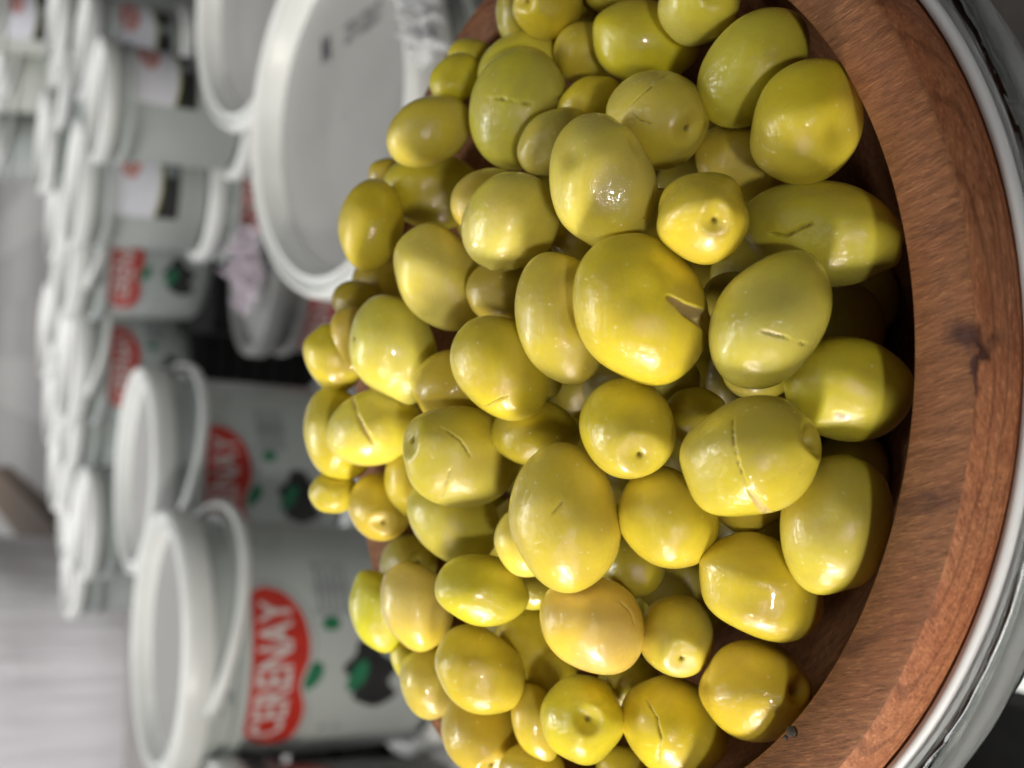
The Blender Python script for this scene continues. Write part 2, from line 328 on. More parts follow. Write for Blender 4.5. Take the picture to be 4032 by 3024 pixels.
# cx, cy, a, b, angle, pole, t, colour, features, label
OL = [
(2160,20,145,128,90,(-95,20),.3049,'y',(),'yellow olive at the top edge with a pit hollow on its left end'),
(2045,60,125,95,80,None,.3164,'G',(),'dull grey green olive half hidden at the top left of the pile'),
(1850,230,92,82,0,None,.3325,'v',(('bump',(10,10),.4,-.06),),'small blurred lemon green olive by the far rim, upper one of a touching pair'),
(1795,310,112,92,-40,None,.3252,'v',(('dent',(20,-20),.5,.12),),'blurred lemon green olive by the far rim, lower one of a touching pair'),
(2065,262,195,140,-15,None,.3141,'t',(),'olive behind the one cut straight across its middle'),
(2046,434,245,192,107,None,.2982,'t',(('cut',((-150,-52),(34,-26),(205,-49)),.035,.05,.07,.0),),'large olive with a long cut straight across its middle'),
(1688,515,185,128,-30,None,.3201,'t',(),'slanting olive lying between the white lid and the cut olive'),
(1713,755,200,148,5,None,.3400,'b',(('dent',(15,5),.33,.10),),'golden olive with a round crater ringed by a bright highlight'),
(1462,884,178,128,98,None,.3290,'v',(('dent',(20,-110),.4,.08),),'green yellow olive sticking out farthest against the large white lid'),
(2193,560,165,125,-28,None,.2819,'t',(),'smooth olive tucked between the cut olive and the eared olive'),
(2370,720,278,205,74,None,.2510,'l',(('dent',(10,10),.42,.10),('bump',(108,-190),.26,-.13),('dent',(125,-150),.12,.08),('dent',(-130,-120),.18,.08)),'big pale olive with an ear like bump at its upper right'),
(2310,210,135,125,0,None,.3028,'y',(),'shaded olive below the topmost olive with a hollow'),
(2535,165,215,160,15,None,.2869,'v',(('dent',(60,60),.4,.08),),'broad lemon olive behind the one with a pit hole at the top edge'),
(2750,15,195,158,0,(40,-5),.2699,'l',(),'olive at the top edge with a brown pit hole and bright streaks'),
(2970,268,258,190,-48,None,.2559,'y',(),'smooth long yellow olive slanting near the top right of the pile'),
(3175,485,248,212,110,None,.2405,'y',(('dent',(140,36),.32,.17),('dent',(-40,-130),.3,.03)),'plump olive with a soft dent in its right side next to the rim'),
(2592,472,225,192,60,(95,75),.2620,'t',(('cut',((68,-185),(-30,-120),(-110,-45)),.022,.035,.05,.0),('cut',((-110,-45),(-75,0),(-20,18)),.022,.02,.03,.0)),'tan olive with a hooked cut and a slit at its pit end'),
(2932,650,205,175,20,None,.2669,'g',(),'dull olive in shade under the plump dented olive'),
(2765,857,202,180,-25,(22,35),.2366,'y',(),'olive with brown pit hole ringed by curved highlights, left of the torn lemon shaped one'),
(3235,918,330,200,17,(300,60),.2446,'g',(('cut',((-228,0),(-150,10),(-90,-25),(-30,-48)),.05,.07,.05,.0),('dent',(-60,-30),.22,.06),('dent',(-180,40),.25,.04)),'lemon shaped green olive with a torn crack, its tip touching the rim'),
(3029,1264,300,212,-57,None,.2331,'t',(('cut',((-43,33),(60,62),(185,96)),.018,.035,.02,.0),('dent',(-10,150),.25,.03)),'long tan olive with a thin straight slit near its lower right'),
(2525,1220,305,258,65,None,.2442,'y',(('dent',(10,-60),.42,.11),('wedge',((104,-60),(180,0),(262,52)),.10,.28,.0,.9)),'largest olive in the middle with an open wedge cut showing pink flesh'),
(3335,1530,260,205,15,None,.2397,'y',(('spot',(-28,118),.09,.6),),'yellow olive touching the rim with a small brown spot'),
(2215,1255,268,185,80,None,.2594,'t',(('dent',(45,-45),.40,.17),),'kidney shaped olive with a deep dent left of the wedge cut olive'),
(2008,870,205,188,-50,None,.2747,'l',(('bump',(-60,178),.13,-.07),('bump',(20,185),.10,-.06)),'rounded pale olive with a lumpy lower edge'),
(1935,800,160,140,0,None,.2928,'t',(),'olive almost hidden behind the rounded pale olive with lumpy edge'),
(1733,1098,222,170,60,None,.2997,'l',(('dent',(140,-10),.22,.06),),'light golden olive with two wet sparkling highlights'),
(1550,1370,218,168,70,None,.3180,'l',(('spot',(-152,-35),.05,1.0),),'very pale smooth olive with a tiny black speck on its left side'),
(1318,1408,138,115,70,None,.3400,'y',(),'blurred olive at the far left of the pile above the golden oval one'),
(1395,1345,135,105,80,None,.3380,'t',(),'blurred olive squeezed left of the very pale olive with the speck'),
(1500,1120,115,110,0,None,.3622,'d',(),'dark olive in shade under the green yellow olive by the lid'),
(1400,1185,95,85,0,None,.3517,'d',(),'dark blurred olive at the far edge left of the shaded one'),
(1790,1520,165,150,0,None,.3013,'b',(),'shaded mustard olive right of the very pale olive'),
(1975,1450,228,182,55,None,.2704,'y',(('cut',((-85,160),(-30,132),(30,100)),.03,.05,.08,.0),),'deep yellow olive with a curved slit at its lower end'),
(1332,1712,188,135,78,None,.3400,'y',(),'golden oval olive at the far left end of the pile'),
(1475,1685,185,150,-20,None,.3200,'l',(('cut',((-82,-133),(-60,-30),(7,78)),.07,.08,.10,.8),),'olive with a curved cut that bares a pale pink strip'),
(1315,1938,98,84,0,None,.3426,'v',(),'small bright yellow olive hanging at the far left edge'),
(1500,1995,155,132,60,(25,52),.3351,'b',(),'golden olive with a small brown pit hole facing left of the pile'),
(1610,1890,150,95,80,None,.3234,'b',(),'narrow sliver of a golden olive behind the cracked green olive'),
(1815,1797,232,195,22,(-195,-75),.2886,'g',(('cut',((-94,-120),(0,-60),(47,14)),.02,.03,.03,.0),('cut',((-38,40),(-62,105),(-80,175)),.025,.06,.0,.2)),'dull green olive with a jagged crack and a straight split below it'),
(1785,2040,205,160,45,None,.3037,'g',(),'greenish olive directly below the cracked green olive'),
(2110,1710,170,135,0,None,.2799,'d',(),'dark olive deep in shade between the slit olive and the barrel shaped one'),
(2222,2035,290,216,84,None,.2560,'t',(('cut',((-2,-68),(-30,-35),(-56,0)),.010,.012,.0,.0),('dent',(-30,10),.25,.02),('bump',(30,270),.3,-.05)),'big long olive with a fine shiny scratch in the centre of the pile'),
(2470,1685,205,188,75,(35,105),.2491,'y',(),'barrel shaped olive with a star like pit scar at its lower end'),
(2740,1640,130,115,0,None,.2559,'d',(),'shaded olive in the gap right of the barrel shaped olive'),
(2955,1803,322,232,20,(210,-85),.2331,'g',(('cut',((-67,-165),(-60,-40),(-13,118)),.022,.03,.05,.0),('wedge',((-13,118),(25,170),(75,225)),.06,.05,.0,.8)),'largest right hand olive with a long curved cut and a big wet highlight'),
(2628,2040,210,186,50,None,.2543,'y',(),'round golden olive right of the big scratched olive'),
(2945,1965,150,135,0,None,.2566,'y',(),'olive peeping out under the one with the big wet highlight'),
(3290,2060,282,216,97,None,.2385,'g',(('dent',(-50,-90),.3,.03),),'smooth green olive with pale dots standing against the rim'),
(2995,2315,256,196,32,None,.2501,'b',(('dent',(0,-60),.35,.04),),'golden tan olive below the one with the big wet highlight'),
(2500,2235,125,112,0,None,.2705,'G',(),'dark green olive in the gap under the round golden olive'),
(1485,2405,168,105,75,None,.3450,'v',(),'bright yellow olive hanging over the far rim in front of a bucket'),
(1610,2215,165,115,-40,(50,-20),.3560,'G',(),'dull shaded olive behind the far left of the pile with a dark pit'),
(1640,2385,180,136,72,None,.3180,'p',(),'peach coloured oval olive with one tall highlight'),
(1895,2322,183,138,8,None,.2828,'v',(),'bright lemon yellow olive lying crosswise beside the peach one'),
(2055,2140,135,105,70,None,.2775,'l',(),'thin slice of an olive seen left behind the big scratched olive'),
(2110,2310,115,90,0,None,.2939,'g',(),'small grey green olive between the lemon yellow and the big scratched olive'),
(2110,2565,195,150,60,None,.3010,'b',(),'brownish shaded olive left of the pink tinged one'),
(2335,2458,218,184,35,None,.2627,'p',(('cut',((98,-95),(150,-50),(173,10)),.03,.04,.05,.3),),'pink tinged smooth olive with a creased right side'),
(1885,2638,192,158,40,None,.2900,'y',(),'plain yellow olive below the bright lemon one'),
(1690,2690,142,112,75,None,.3303,'t',(),'olive resting on the far rim left of the plain yellow one'),
(1610,2605,92,65,60,None,.3453,'v',(),'sliver of a yellow olive at the far rim under the peach one'),
(1892,2880,168,152,80,(50,100),.3073,'b',(),'brown gold olive at the bottom left with a pit and hooked highlight'),
(2110,2845,155,95,72,None,.2910,'y',(),'narrow olive wedged beside the bottom olive with a pit'),
(2290,2832,206,168,82,(15,-52),.2746,'v',(),'bright yellow olive at the bottom with a central pit hole'),
(2090,3040,130,115,0,None,.2934,'b',(),'brownish olive cut off by the bottom edge of the photo'),
(2662,2500,190,148,97,(2,68),.2666,'t',(('dent',(60,-20),.3,.03),),'upright olive with a pit hollow and a ring of highlights near the lower right'),
(2975,2720,218,196,20,(135,-50),.2554,'b',(),'round golden olive with a deep hole on its right nearest the lower rim'),
(2658,2865,212,190,40,None,.2719,'y',(('cut',((-120,-123),(-70,-40),(-52,40),(-68,159)),.03,.05,.05,.0),),'olive at the bottom edge with a ragged crack running down it'),
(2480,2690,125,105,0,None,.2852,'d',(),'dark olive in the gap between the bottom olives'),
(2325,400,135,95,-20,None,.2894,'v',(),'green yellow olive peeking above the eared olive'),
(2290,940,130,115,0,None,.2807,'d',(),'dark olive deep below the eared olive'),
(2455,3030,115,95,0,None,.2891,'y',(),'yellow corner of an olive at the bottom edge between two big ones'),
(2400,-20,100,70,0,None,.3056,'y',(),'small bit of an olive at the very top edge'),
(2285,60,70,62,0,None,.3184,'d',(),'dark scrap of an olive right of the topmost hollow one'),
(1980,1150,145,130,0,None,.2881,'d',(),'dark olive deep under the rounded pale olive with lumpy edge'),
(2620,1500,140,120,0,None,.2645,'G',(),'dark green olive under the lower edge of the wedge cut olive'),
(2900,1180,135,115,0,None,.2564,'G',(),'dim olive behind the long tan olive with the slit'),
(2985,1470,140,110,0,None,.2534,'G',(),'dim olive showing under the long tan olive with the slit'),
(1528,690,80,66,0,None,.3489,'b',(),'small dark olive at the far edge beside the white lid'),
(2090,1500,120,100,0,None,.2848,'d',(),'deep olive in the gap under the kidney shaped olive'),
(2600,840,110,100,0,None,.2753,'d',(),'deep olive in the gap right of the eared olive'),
]
def to_local(dx, dy, cxp, cyp, P, Rm, rad):
    d = (W @ Vector(((cxp + dx - 2016) / F, (cyp + dy - 1512) / F, 1.0)))
    o = Rm.transposed() @ (CAM - P); d = Rm.transposed() @ d
    o = Vector([o[i] / rad[i] for i in range(3)]); d = Vector([d[i] / rad[i] for i in range(3)])
    A = d.dot(d); B = 2 * o.dot(d); Cc = o.dot(o) - 1; disc = B * B - 4 * A * Cc
    tt = (-B - math.sqrt(disc)) / (2 * A) if disc > 0 else -B / (2 * A)
    return np.array((o + d * tt).normalized())
def grid(nu, nv):
    v = [(0, 0, 1)]
    for j in range(1, nv):
        ph = math.pi * j / nv
        for i in range(nu):
            th = 2 * math.pi * i / nu; v.append((math.sin(ph) * math.cos(th), math.sin(ph) * math.sin(th), math.cos(ph)))
    v.append((0, 0, -1)); f = []
    for i in range(nu): f.append((0, 1 + i, 1 + (i + 1) % nu))
    for j in range(nv - 2):
        for i in range(nu):
            a = 1 + j * nu + i; b = 1 + j * nu + (i + 1) % nu; f.append((a, a + nu, b + nu, b))
    L = len(v) - 1; s = 1 + (nv - 2) * nu
    for i in range(nu): f.append((s + i, L, s + (i + 1) % nu))
    return np.array(v), f
GR = {k: grid(*k) for k in ((64, 44), (96, 64), (220, 150))}
def smooth(x): x = np.clip(x, 0, 1); return x * x * (3 - 2 * x)
def make_olive(i, row):
    x, y, a, b, ang, pole, t, col, feats, label = row
    P = at(x, y, t); Bm = b / F * t; Am = a / F * t
    if pole:
        pl = math.hypot(*pole) / F * t; Am = max(1.22 * Bm, pl * 1.03)
        v2 = (pole[0] / F * t / Am, pole[1] / F * t / Am); wv = Vector((v2[0], v2[1], -math.sqrt(max(0, 1 - v2[0] ** 2 - v2[1] ** 2))))
    else:
        th = R(ang); wv = Vector((math.cos(th), math.sin(th), random.uniform(-.1, .1))).normalized()
        if random.random() < .5: wv = -wv
    ax = (W @ wv).normalized()
    Rm = ax.to_track_quat('Z', 'X').to_matrix() @ Matrix.Rotation(random.uniform(0, 6.28), 3, 'Z')
    rad = (Bm, Bm * random.uniform(.97, 1.03), Am)
    fine = any(f_[0] in ('cut', 'wedge') for f_ in feats)
    u, faces = GR[(220, 150) if fine else ((96, 64) if (a > 130 or pole) else (64, 44))]
    r = np.ones(len(u))
    rng = np.random.RandomState(i + 11)
    for k in range(5):                                                   # soft irregular swelling
        q = rng.normal(size=3); q /= np.linalg.norm(q); fr = rng.uniform(1.2, 3.2)
        r += rng.uniform(.008, .022) * np.sin(fr * (u @ q) * 2.2 + rng.uniform(0, 6))
    for k in range(3):                                                   # faint hollows
        q = rng.normal(size=3); q /= np.linalg.norm(q); d = 1 - u @ q; r -= rng.uniform(.008, .035) * np.exp(-d / rng.uniform(.05, .16))
    scar = np.zeros(len(u)); flesh = np.zeros(len(u))
    ztop = 1 - u[:, 2]; zbot = 1 + u[:, 2]
    pw = rng.uniform(.0, .035); r += pw * np.exp(-zbot / .06)             # little pip at the far end
    if pole:
        big_hole = i in (45, 67)
        if i == 19: r += .10 * np.exp(-ztop / .05)
        dd = np.sqrt(np.maximum(0, 2 * ztop))
        azi = np.arctan2(u[:, 1], u[:, 0]); wob = 1 + (.10 * np.sin(2 * azi + i) + .05 * np.sin(3 * azi)) * np.minimum(1, dd / .15)
        wd = (.36 if i in (43, 66, 13) else .26); wd = .22 if big_hole else wd
        r -= (.16 if big_hole else .10) * np.exp(-(dd * wob / wd) ** 2)
        r += .022 * np.exp(-((dd * wob - wd * 1.5) / (.5 * wd)) ** 2)
        r -= (.20 if big_hole else .08) * np.exp(-(dd * wob / (.10 if big_hole else .05)) ** 2)
        scar = np.maximum(scar, (.35 if big_hole else .8) * np.exp(-(dd * wob / (.07)) ** 2))
    for f_ in feats:
        if f_[0] in ('dent', 'bump'):
            q = to_local(*f_[1], x, y, P, Rm, rad); d = np.arccos(np.clip(u @ q, -1, 1)); r -= f_[3] * np.exp(-(d / (f_[2] * 1.15)) ** 2)
        elif f_[0] == 'spot':
            q = to_local(*f_[1], x, y, P, Rm, rad); d = np.arccos(np.clip(u @ q, -1, 1)); scar = np.maximum(scar, f_[3] * np.exp(-(d / f_[2]) ** 4)); r -= .01 * np.exp(-(d / f_[2]) ** 2)
        else:
            pts = [to_local(*p, x, y, P, Rm, rad) for p in f_[1]]
            wdt, dep, step, fl_ = f_[2:6]
            if f_[0] == 'cut': wdt *= .6; dep *= 1.25; step *= .45
            best = np.full(len(u), 9.0); side = np.zeros(len(u)); par = np.zeros(len(u)); ns = len(pts) - 1
            for k in range(ns):
                p0, p1 = pts[k], pts[k + 1]; m = np.cross(p0, p1); L = np.linalg.norm(p1 - p0); m /= max(1e-9, np.linalg.norm(m))
                e = p1 - p0; tt = np.clip(((u - p0) @ e) / (L * L), 0, 1); pr = p0 + tt[:, None] * e; pr /= np.linalg.norm(pr, axis=1)[:, None]
                d = np.linalg.norm(u - pr, axis=1); sel = d < best
                best[sel] = d[sel]; side[sel] = np.sign((u @ m))[sel]; par[sel] = ((k + tt) / ns)[sel]
            jag = np.array([mn.noise(Vector(p * 14)) for p in u]) * .012 if f_[0] == 'cut' and dep > .03 else 0
            bb = np.abs(best + jag)
            win = smooth(par / .18) * smooth((1 - par) / (.18 if f_[0] == 'cut' else .02) + (.0 if f_[0] == 'cut' else .6))
            if f_[0] == 'wedge':
                op = wdt * (.3 + 1.3 * par); r -= dep * win * np.clip(1 - bb / op, 0, 1)
                flesh = np.maximum(flesh, fl_ * win * (bb < op * .92))
            else:
                r -= dep * win * np.exp(-(bb / wdt) ** 2)
                r += step * win * (side > 0) * np.exp(-best / .16) * .6
                if fl_: flesh = np.maximum(flesh, fl_ * win * np.exp(-(bb / wdt) ** 4))
                else: scar = np.maximum(scar, .8 * win * np.exp(-(bb / (wdt * .5)) ** 2))
    pts = u * r[:, None] * np.array(rad)
    o = mesh('olive', pts.tolist(), faces, OLIVE)
    for nm, arr in (('scar', scar), ('flesh', flesh)):
        at_ = o.data.attributes.new(nm, 'FLOAT', 'POINT'); at_.data.foreach_set('value', arr.astype(np.float32))
    o.matrix_world = Matrix.Translation(P) @ Rm.to_4x4()
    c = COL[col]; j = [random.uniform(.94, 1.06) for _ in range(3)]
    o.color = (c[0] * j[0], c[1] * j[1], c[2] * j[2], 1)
    tag(o, label, 'olive', 'green olives heaped in the wooden bowl')
    return o, P, max(Am, Bm), Bm
random.seed(21)
placed = [make_olive(i, row) for i, row in enumerate(OL)]
# the olives underneath, base colour darkened for the shade in the gaps
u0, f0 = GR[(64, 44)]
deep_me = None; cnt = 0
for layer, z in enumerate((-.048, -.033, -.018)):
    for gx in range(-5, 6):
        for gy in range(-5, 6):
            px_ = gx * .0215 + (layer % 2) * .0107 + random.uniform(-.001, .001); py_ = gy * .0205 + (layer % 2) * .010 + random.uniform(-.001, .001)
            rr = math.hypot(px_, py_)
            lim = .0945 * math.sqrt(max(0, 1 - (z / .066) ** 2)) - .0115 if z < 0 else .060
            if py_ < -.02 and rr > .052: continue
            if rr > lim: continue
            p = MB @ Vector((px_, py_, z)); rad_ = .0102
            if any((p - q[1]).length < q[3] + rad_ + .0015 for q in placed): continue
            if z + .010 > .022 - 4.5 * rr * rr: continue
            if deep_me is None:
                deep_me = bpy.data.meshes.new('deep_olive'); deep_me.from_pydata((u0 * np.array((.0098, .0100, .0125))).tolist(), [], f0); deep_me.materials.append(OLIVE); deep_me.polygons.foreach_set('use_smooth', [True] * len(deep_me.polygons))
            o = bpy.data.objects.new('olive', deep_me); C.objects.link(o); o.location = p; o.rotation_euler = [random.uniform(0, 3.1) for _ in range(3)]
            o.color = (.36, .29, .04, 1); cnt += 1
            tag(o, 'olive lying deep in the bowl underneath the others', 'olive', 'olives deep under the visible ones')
print('deep olives', cnt)

# ---------------------------------------------------------------- buckets
def columns(name, cols, rr, off, mat, parent):
    """cols: (s, h_top, h_bottom), s = arc length along the wall from the front, h = distance below the lid; rr(h) = wall radius"""
    v, f = [], []
    for s, h0, h1 in cols:
        for h in (h0, h1):
            r = rr(h) + off; a = s / rr(.1); v.append((r * math.sin(a), -r * math.cos(a), -h))
    for i in range(len(cols) - 1): f.append((2 * i, 2 * i + 1, 2 * i + 3, 2 * i + 2))
    return mesh(name, v, f, mat, parent)
def ell(cs, ch, a, b, rot=0, n=14):
    out = []
    for i in range(n + 1):
        x = -a + 2 * a * i / n; y = b * math.sqrt(max(0, 1 - (x / a) ** 2)); out.append((cs + x, ch + x * rot - y, ch + x * rot + y))
    return out
FONT = None
def text_mesh(body, size, bold=.02):
    cu = bpy.data.curves.new('txt', 'FONT'); cu.body = body; cu.size = size; cu.offset = bold * size; cu.align_x = 'CENTER'; cu.align_y = 'CENTER'; cu.resolution_u = 3
    o = bpy.data.objects.new('txt', cu); C.objects.link(o); dg = bpy.context.evaluated_depsgraph_get(); dg.update()
    me = bpy.data.meshes.new_from_object(o.evaluated_get(dg)); C.objects.unlink(o); bpy.data.objects.remove(o)
    v = [tuple(p.co) for p in me.vertices]; f = [tuple(p.vertices) for p in me.polygons]; bpy.data.meshes.remove(me)
    return v, f
def wrap_text(name, body, size, cs, ch, sx, rr, off, mat, parent, arch=0):
    v, f = text_mesh(body, size); out = []
    for x, y, _ in v:
        s = cs + x * sx; k = 1 + arch * (x * sx / .065) ** 2; h = ch - y * k; r = rr(h) + off; a = s / rr(.1); out.append((r * math.sin(a), -r * math.cos(a), -h))
    return mesh(name, out, f, mat, parent, smooth=False)
MESHC = {}
def bucket(px, py, semi, RR, kind=0, rot=0, label='', cat='bucket', H=None, handle=True, body_mat=None, group='lidded plastic buckets standing in rows', pos=None, levels=2, lid=True, hrot=None, lid_mat=None, lean=0):
    P = pos if pos is not None else at(px, py, F * RR / semi)
    to_cam = math.atan2(CAM.x - P.x, -(CAM.y - P.y))                       # turn the front (-Y) to the camera
    Hh = H or P.z / levels
    root = empty('bucket', (P.x, P.y, P.z - Hh), to_cam)
    if lean: root.rotation_mode = 'XYZ'; root.matrix_basis = Matrix.Translation(P) @ Matrix.Rotation(to_cam, 4, 'Z') @ Matrix.Rotation(R(lean), 4, 'X') @ Matrix.Translation((0, 0, -Hh))
    k = RR / .13
    rr = lambda h: RR * (.925 - .075 * h / (2.0 * RR))
    zt = Hh
    def T(o):
        o.location.z = zt; return o
    bm = body_mat or BODY
    prof = [(rr(.012), -.012), (rr(.03 * k), -.03 * k), (rr(.05 * k) + .000, -.050 * k), (RR * .965, -.052 * k), (RR * .965, -.062 * k), (rr(.064 * k), -.064 * k), (rr(.12 * k), -.12 * k), (rr(Hh - .012), -(Hh - .012)), (rr(Hh) - .006, -Hh), (.001, -Hh)]
    T(sharp(mesh('body', *lathe(prof, 64), bm, root), 35))
    lp = [(RR * .94, -.028 * k), (RR * .995, -.027 * k), (RR * 1.0, -.022 * k), (RR * .992, -.006 * k), (RR * .975, -.001 * k), (RR * .955, 0), (RR * .935, -.002 * k), (RR * .925, -.006 * k), (RR * .905, -.006 * k), (RR * .895, -.0015 * k), (RR * .875, -.001 * k), (RR * .862, -.004 * k), (RR * .845, -.016 * k), (RR * .83, -.018 * k)]
    if lid:
        l_ = T(sharp(mesh('lid', *lathe(lp, 96), lid_mat or WHITE, root), 50))
        pn = mesh('lid_panel', *lathe([(RR * .83, -.018 * k), (RR * .6, -.0175 * k), (.001, -.017 * k)], 64), lid_mat or PANEL, l_)
    if handle:
        pts = []; t0 = -31 if hrot is None else hrot
        v, f = [], []; n = 40
        for i in range(n + 1):
            th = t0 + 180 * i / n; h = (.027 + .036 * math.sin(math.pi * i / n)) * k; a = R(th); rad = RR * (1.005 + .02 * math.sin(math.pi * i / n)); wd = .0068 * k * (1.7 if i in (0, n) else 1)
            for dr, dh in ((0, -wd), (.004 * k, -wd * .6), (.004 * k, wd * .6), (0, wd), (-.002 * k, 0)):
                v.append(((rad + dr) * math.sin(a), -(rad + dr) * math.cos(a), -(h + dh)))
        for i in range(n):
            for j in range(5): f.append((i * 5 + j, i * 5 + (j + 1) % 5, i * 5 + 5 + (j + 1) % 5, i * 5 + 5 + j))
        f.append((0, 1, 2, 3, 4)); f.append(tuple(n * 5 + j for j in range(5)))
        T(mesh('handle', v, f, WHITE, root))
    if kind == 1:
        ro = rot * rr(.1)
        def logo(gr, mat, off, nm, n=44):
            cols = []
            for i in range(n + 1):
                u_ = -1 + 2 * i / n; L = .083 * k + gr; s = u_ * L
                hw = (.0325 * k + gr) * math.sqrt(max(0, 1 - abs(u_) ** 3.2)) * (1 - .26 * math.exp(-((u_ + .12) / .22) ** 2))
                hc = .088 * k + .010 * k * u_ ** 3 * -1
                cols.append((s + ro, hc - hw, hc + hw))
            return T(columns(nm, cols, rr, off, mat, root))
        logo(.006 * k, GREY, .0004, 'logo_outline'); logo(.0042 * k, LABELW if False else bm, .0007, 'logo_band'); lg = logo(0, RED, .0010, 'logo')
        T(wrap_text('logo_lettering', 'CERENAY', .047 * k, ro, .088 * k, .66, rr, .0015, INKW, root, -.12))
        T(columns('leaf_print', ell(ro - .003 * k, .122 * k, .014 * k, .011 * k, .35), rr, .0006, GREEN, root))
        T(columns('sprig_print', ell(ro - .022 * k, .050 * k, .012 * k, .005 * k, -.5), rr, .0006, GREY, root))
        # small print block with a green dot below it
        lines = []
        for a_ in range(5):
            hh = (.129 + .0068 * a_) * k
            T(columns('fine_print', [(ro + (.058 + (a_ % 2) * .004) * k, hh, hh + .0032 * k), (ro + .080 * k, hh, hh + .0032 * k), (ro + (.106 - .005 * (a_ % 3)) * k, hh, hh + .0032 * k)], rr, .0011, GREY, root))
        T(columns('print_panel', [(ro + .054 * k, .125 * k, .163 * k), (ro + .082 * k, .125 * k, .163 * k), (ro + .110 * k, .125 * k, .163 * k)], rr, .0005, PALEG, root))
        T(columns('dot_print', ell(ro + .046 * k, .141 * k, .0070 * k, .009 * k), rr, .0006, GREEN, root))
        # printed black olives with a leaf
        cols = []
        for i in range(25):
            u_ = -1 + i / 12; s = u_ * .036 * k; e = .023 * k * math.sqrt(max(0, 1 - u_ * u_)) * (1 + .28 * math.sin(u_ * 7)); hc = .184 * k + .010 * k * u_ * -.8; cols.append((ro - .006 * k + s, hc - e, hc + e))
        T(columns('olive_print', cols, rr, .0006, BLACK, root))
        T(columns('olive_leaf_print', ell(ro - .006 * k, .169 * k, .016 * k, .009 * k, .35), rr, .0011, GREEN, root))
        for a_ in range(2):
            hh = (.140 + .014 * a_) * k
            T(columns('caption_print', [(ro - .098 * k, hh, hh + .007 * k), (ro - .062 * k, hh, hh + .007 * k)], rr, .0006, GREY, root))
    if kind == 2:
        ro = rot * rr(.1); kk = RR / .10; a0, a1 = -.060 * kk, .060 * kk; n = 16
        def band(nm, h0, h1, mat, off, sag=0):
            cols = [(ro + a0 + (a1 - a0) * i / n, (h0 if sag == 0 else h0 + .008 * kk * (1 - ((i / n - .5) * 2) ** 2) - .008 * kk), h1 + (.008 * kk * (1 - ((i / n - .5) * 2) ** 2) if nm == 'label_panel' else 0)) for i in range(n + 1)]
            return T(columns(nm, cols, rr, off, mat, root))
        band('black_panel', .106 * kk, .142 * kk, BLACK, .0004)
        band('yellow_band', .060 * kk, .134 * kk, YELL, .0008, 0) if False else None
        cols = [(ro + a0 + (a1 - a0) * i / n, .038 * kk, .109 * kk + .008 * kk * (1 - ((i / n - .5) * 2) ** 2)) for i in range(n + 1)]; T(columns('yellow_band', cols, rr, .0008, YELL, root))
        cols = [(ro + a0 + (a1 - a0) * i / n, .036 * kk, .106 * kk + .008 * kk * (1 - ((i / n - .5) * 2) ** 2)) for i in range(n + 1)]; T(columns('label_panel', cols, rr, .0012, LABELW, root))
        T(columns('logo', ell(ro + .028 * kk, .069 * kk, .034 * kk, .016 * kk), rr, .0016, REDP, root))
        T(wrap_text('logo_lettering', 'CERENAY', .019 * kk, ro + .028 * kk, .069 * kk, .72, rr, .0020, INKW, root))
        T(columns('seal_print', ell(ro + .012 * kk, .128 * kk, .009 * kk, .009 * kk), rr, .0010, GREY, root))
    tag(root, label, cat, group)
    return root, P, Hh
def stack(px, py, semi, RR, kind, rot, label, low_label, levels=2, low=True, lowkind=0, lowrot=0, **kw):
    r_, P, Hh = bucket(px, py, semi, RR, kind, rot, label, levels=levels, **kw)
    if low:
        for l in range(1, levels):
            kw2 = {k: v for k, v in kw.items() if k in ('body_mat',)}
            pp = Vector((P.x, P.y, P.z - Hh * l)); bucket(0, 0, 0, RR, lowkind, lowrot, low_label if l == 1 else 'lowest ' + low_label.replace('bucket under', 'bucket on the floor below', 1), pos=pp, H=Hh, handle=(kind != 2), **kw2)
    return r_, P, Hh
stack(611, 2529, 525, .13, 1, -.30, 'grey bucket with red logo nearest at the lower left, handle hanging across its front', 'bucket standing under the nearest lower left bucket with red logo')
stack(520, 1850, 412, .13, 1, -.22, 'grey bucket with red logo just behind the nearest lower left one', 'bucket standing under the second red logo bucket', hrot=-38)
tall1 = bucket(262, 1415, 262, .12, 1, -.10, 'smaller grey bucket with part of a red logo behind the second large one', H=.20)
tall2 = bucket(251, 973, 289, .12, 1, -.26, 'smaller grey bucket with a whole red logo below the white labelled one', H=.22)
stack(285, 722, 262, .095, 2, .25, 'grey bucket with white label, pale red logo and black base, middle of the left side', 'bucket under the middle white labelled one', lowkind=1, lowrot=.2, levels=3, handle=False)
stack(372, 392, 250, .082, 2, .75, 'grey bucket with plain side and white label nearest the tilted lids', 'bucket under the plain sided white labelled one', lowkind=1, lowrot=.0, levels=3, handle=False)
stack(318, 176, 222, .10, 2, .45, 'second white labelled bucket in the upper left row', 'bucket under the second white labelled one in the upper left row', levels=3, handle=False)
stack(285, 20, 200, .10, 2, .35, 'third white labelled bucket in the upper left row, at the top edge', 'bucket under the third white labelled one at the top edge', levels=3, handle=False)
rD, PD, HD = stack(1268, 445, 738, .13, 0, 0, 'large bucket with a wide white lid stamped in dark print beside the bowl', 'bucket standing under the one with the stamped wide lid', handle=False, lean=8, lowkind=1, lowrot=-.5)
rE, PE, HE = stack(948, -80, 596, .13, 0, 0, 'bucket with white ringed lid at the top edge behind the stamped lid', 'bucket under the one with the ringed lid at the top edge', handle=False, lean=5)
bucket(800, 3560, 560, .13, 1, .55, 'shaded grey bucket cut off by the lower left edge of the photo', levels=2, handle=False, body_mat=SHADED)
bucket(985, 1080, 325, .12, 1, -.5, 'lower dark bucket in shade with crumpled pink film on its lid', levels=1, H=None, handle=False, lid_mat=SHADED, body_mat=SHADED)
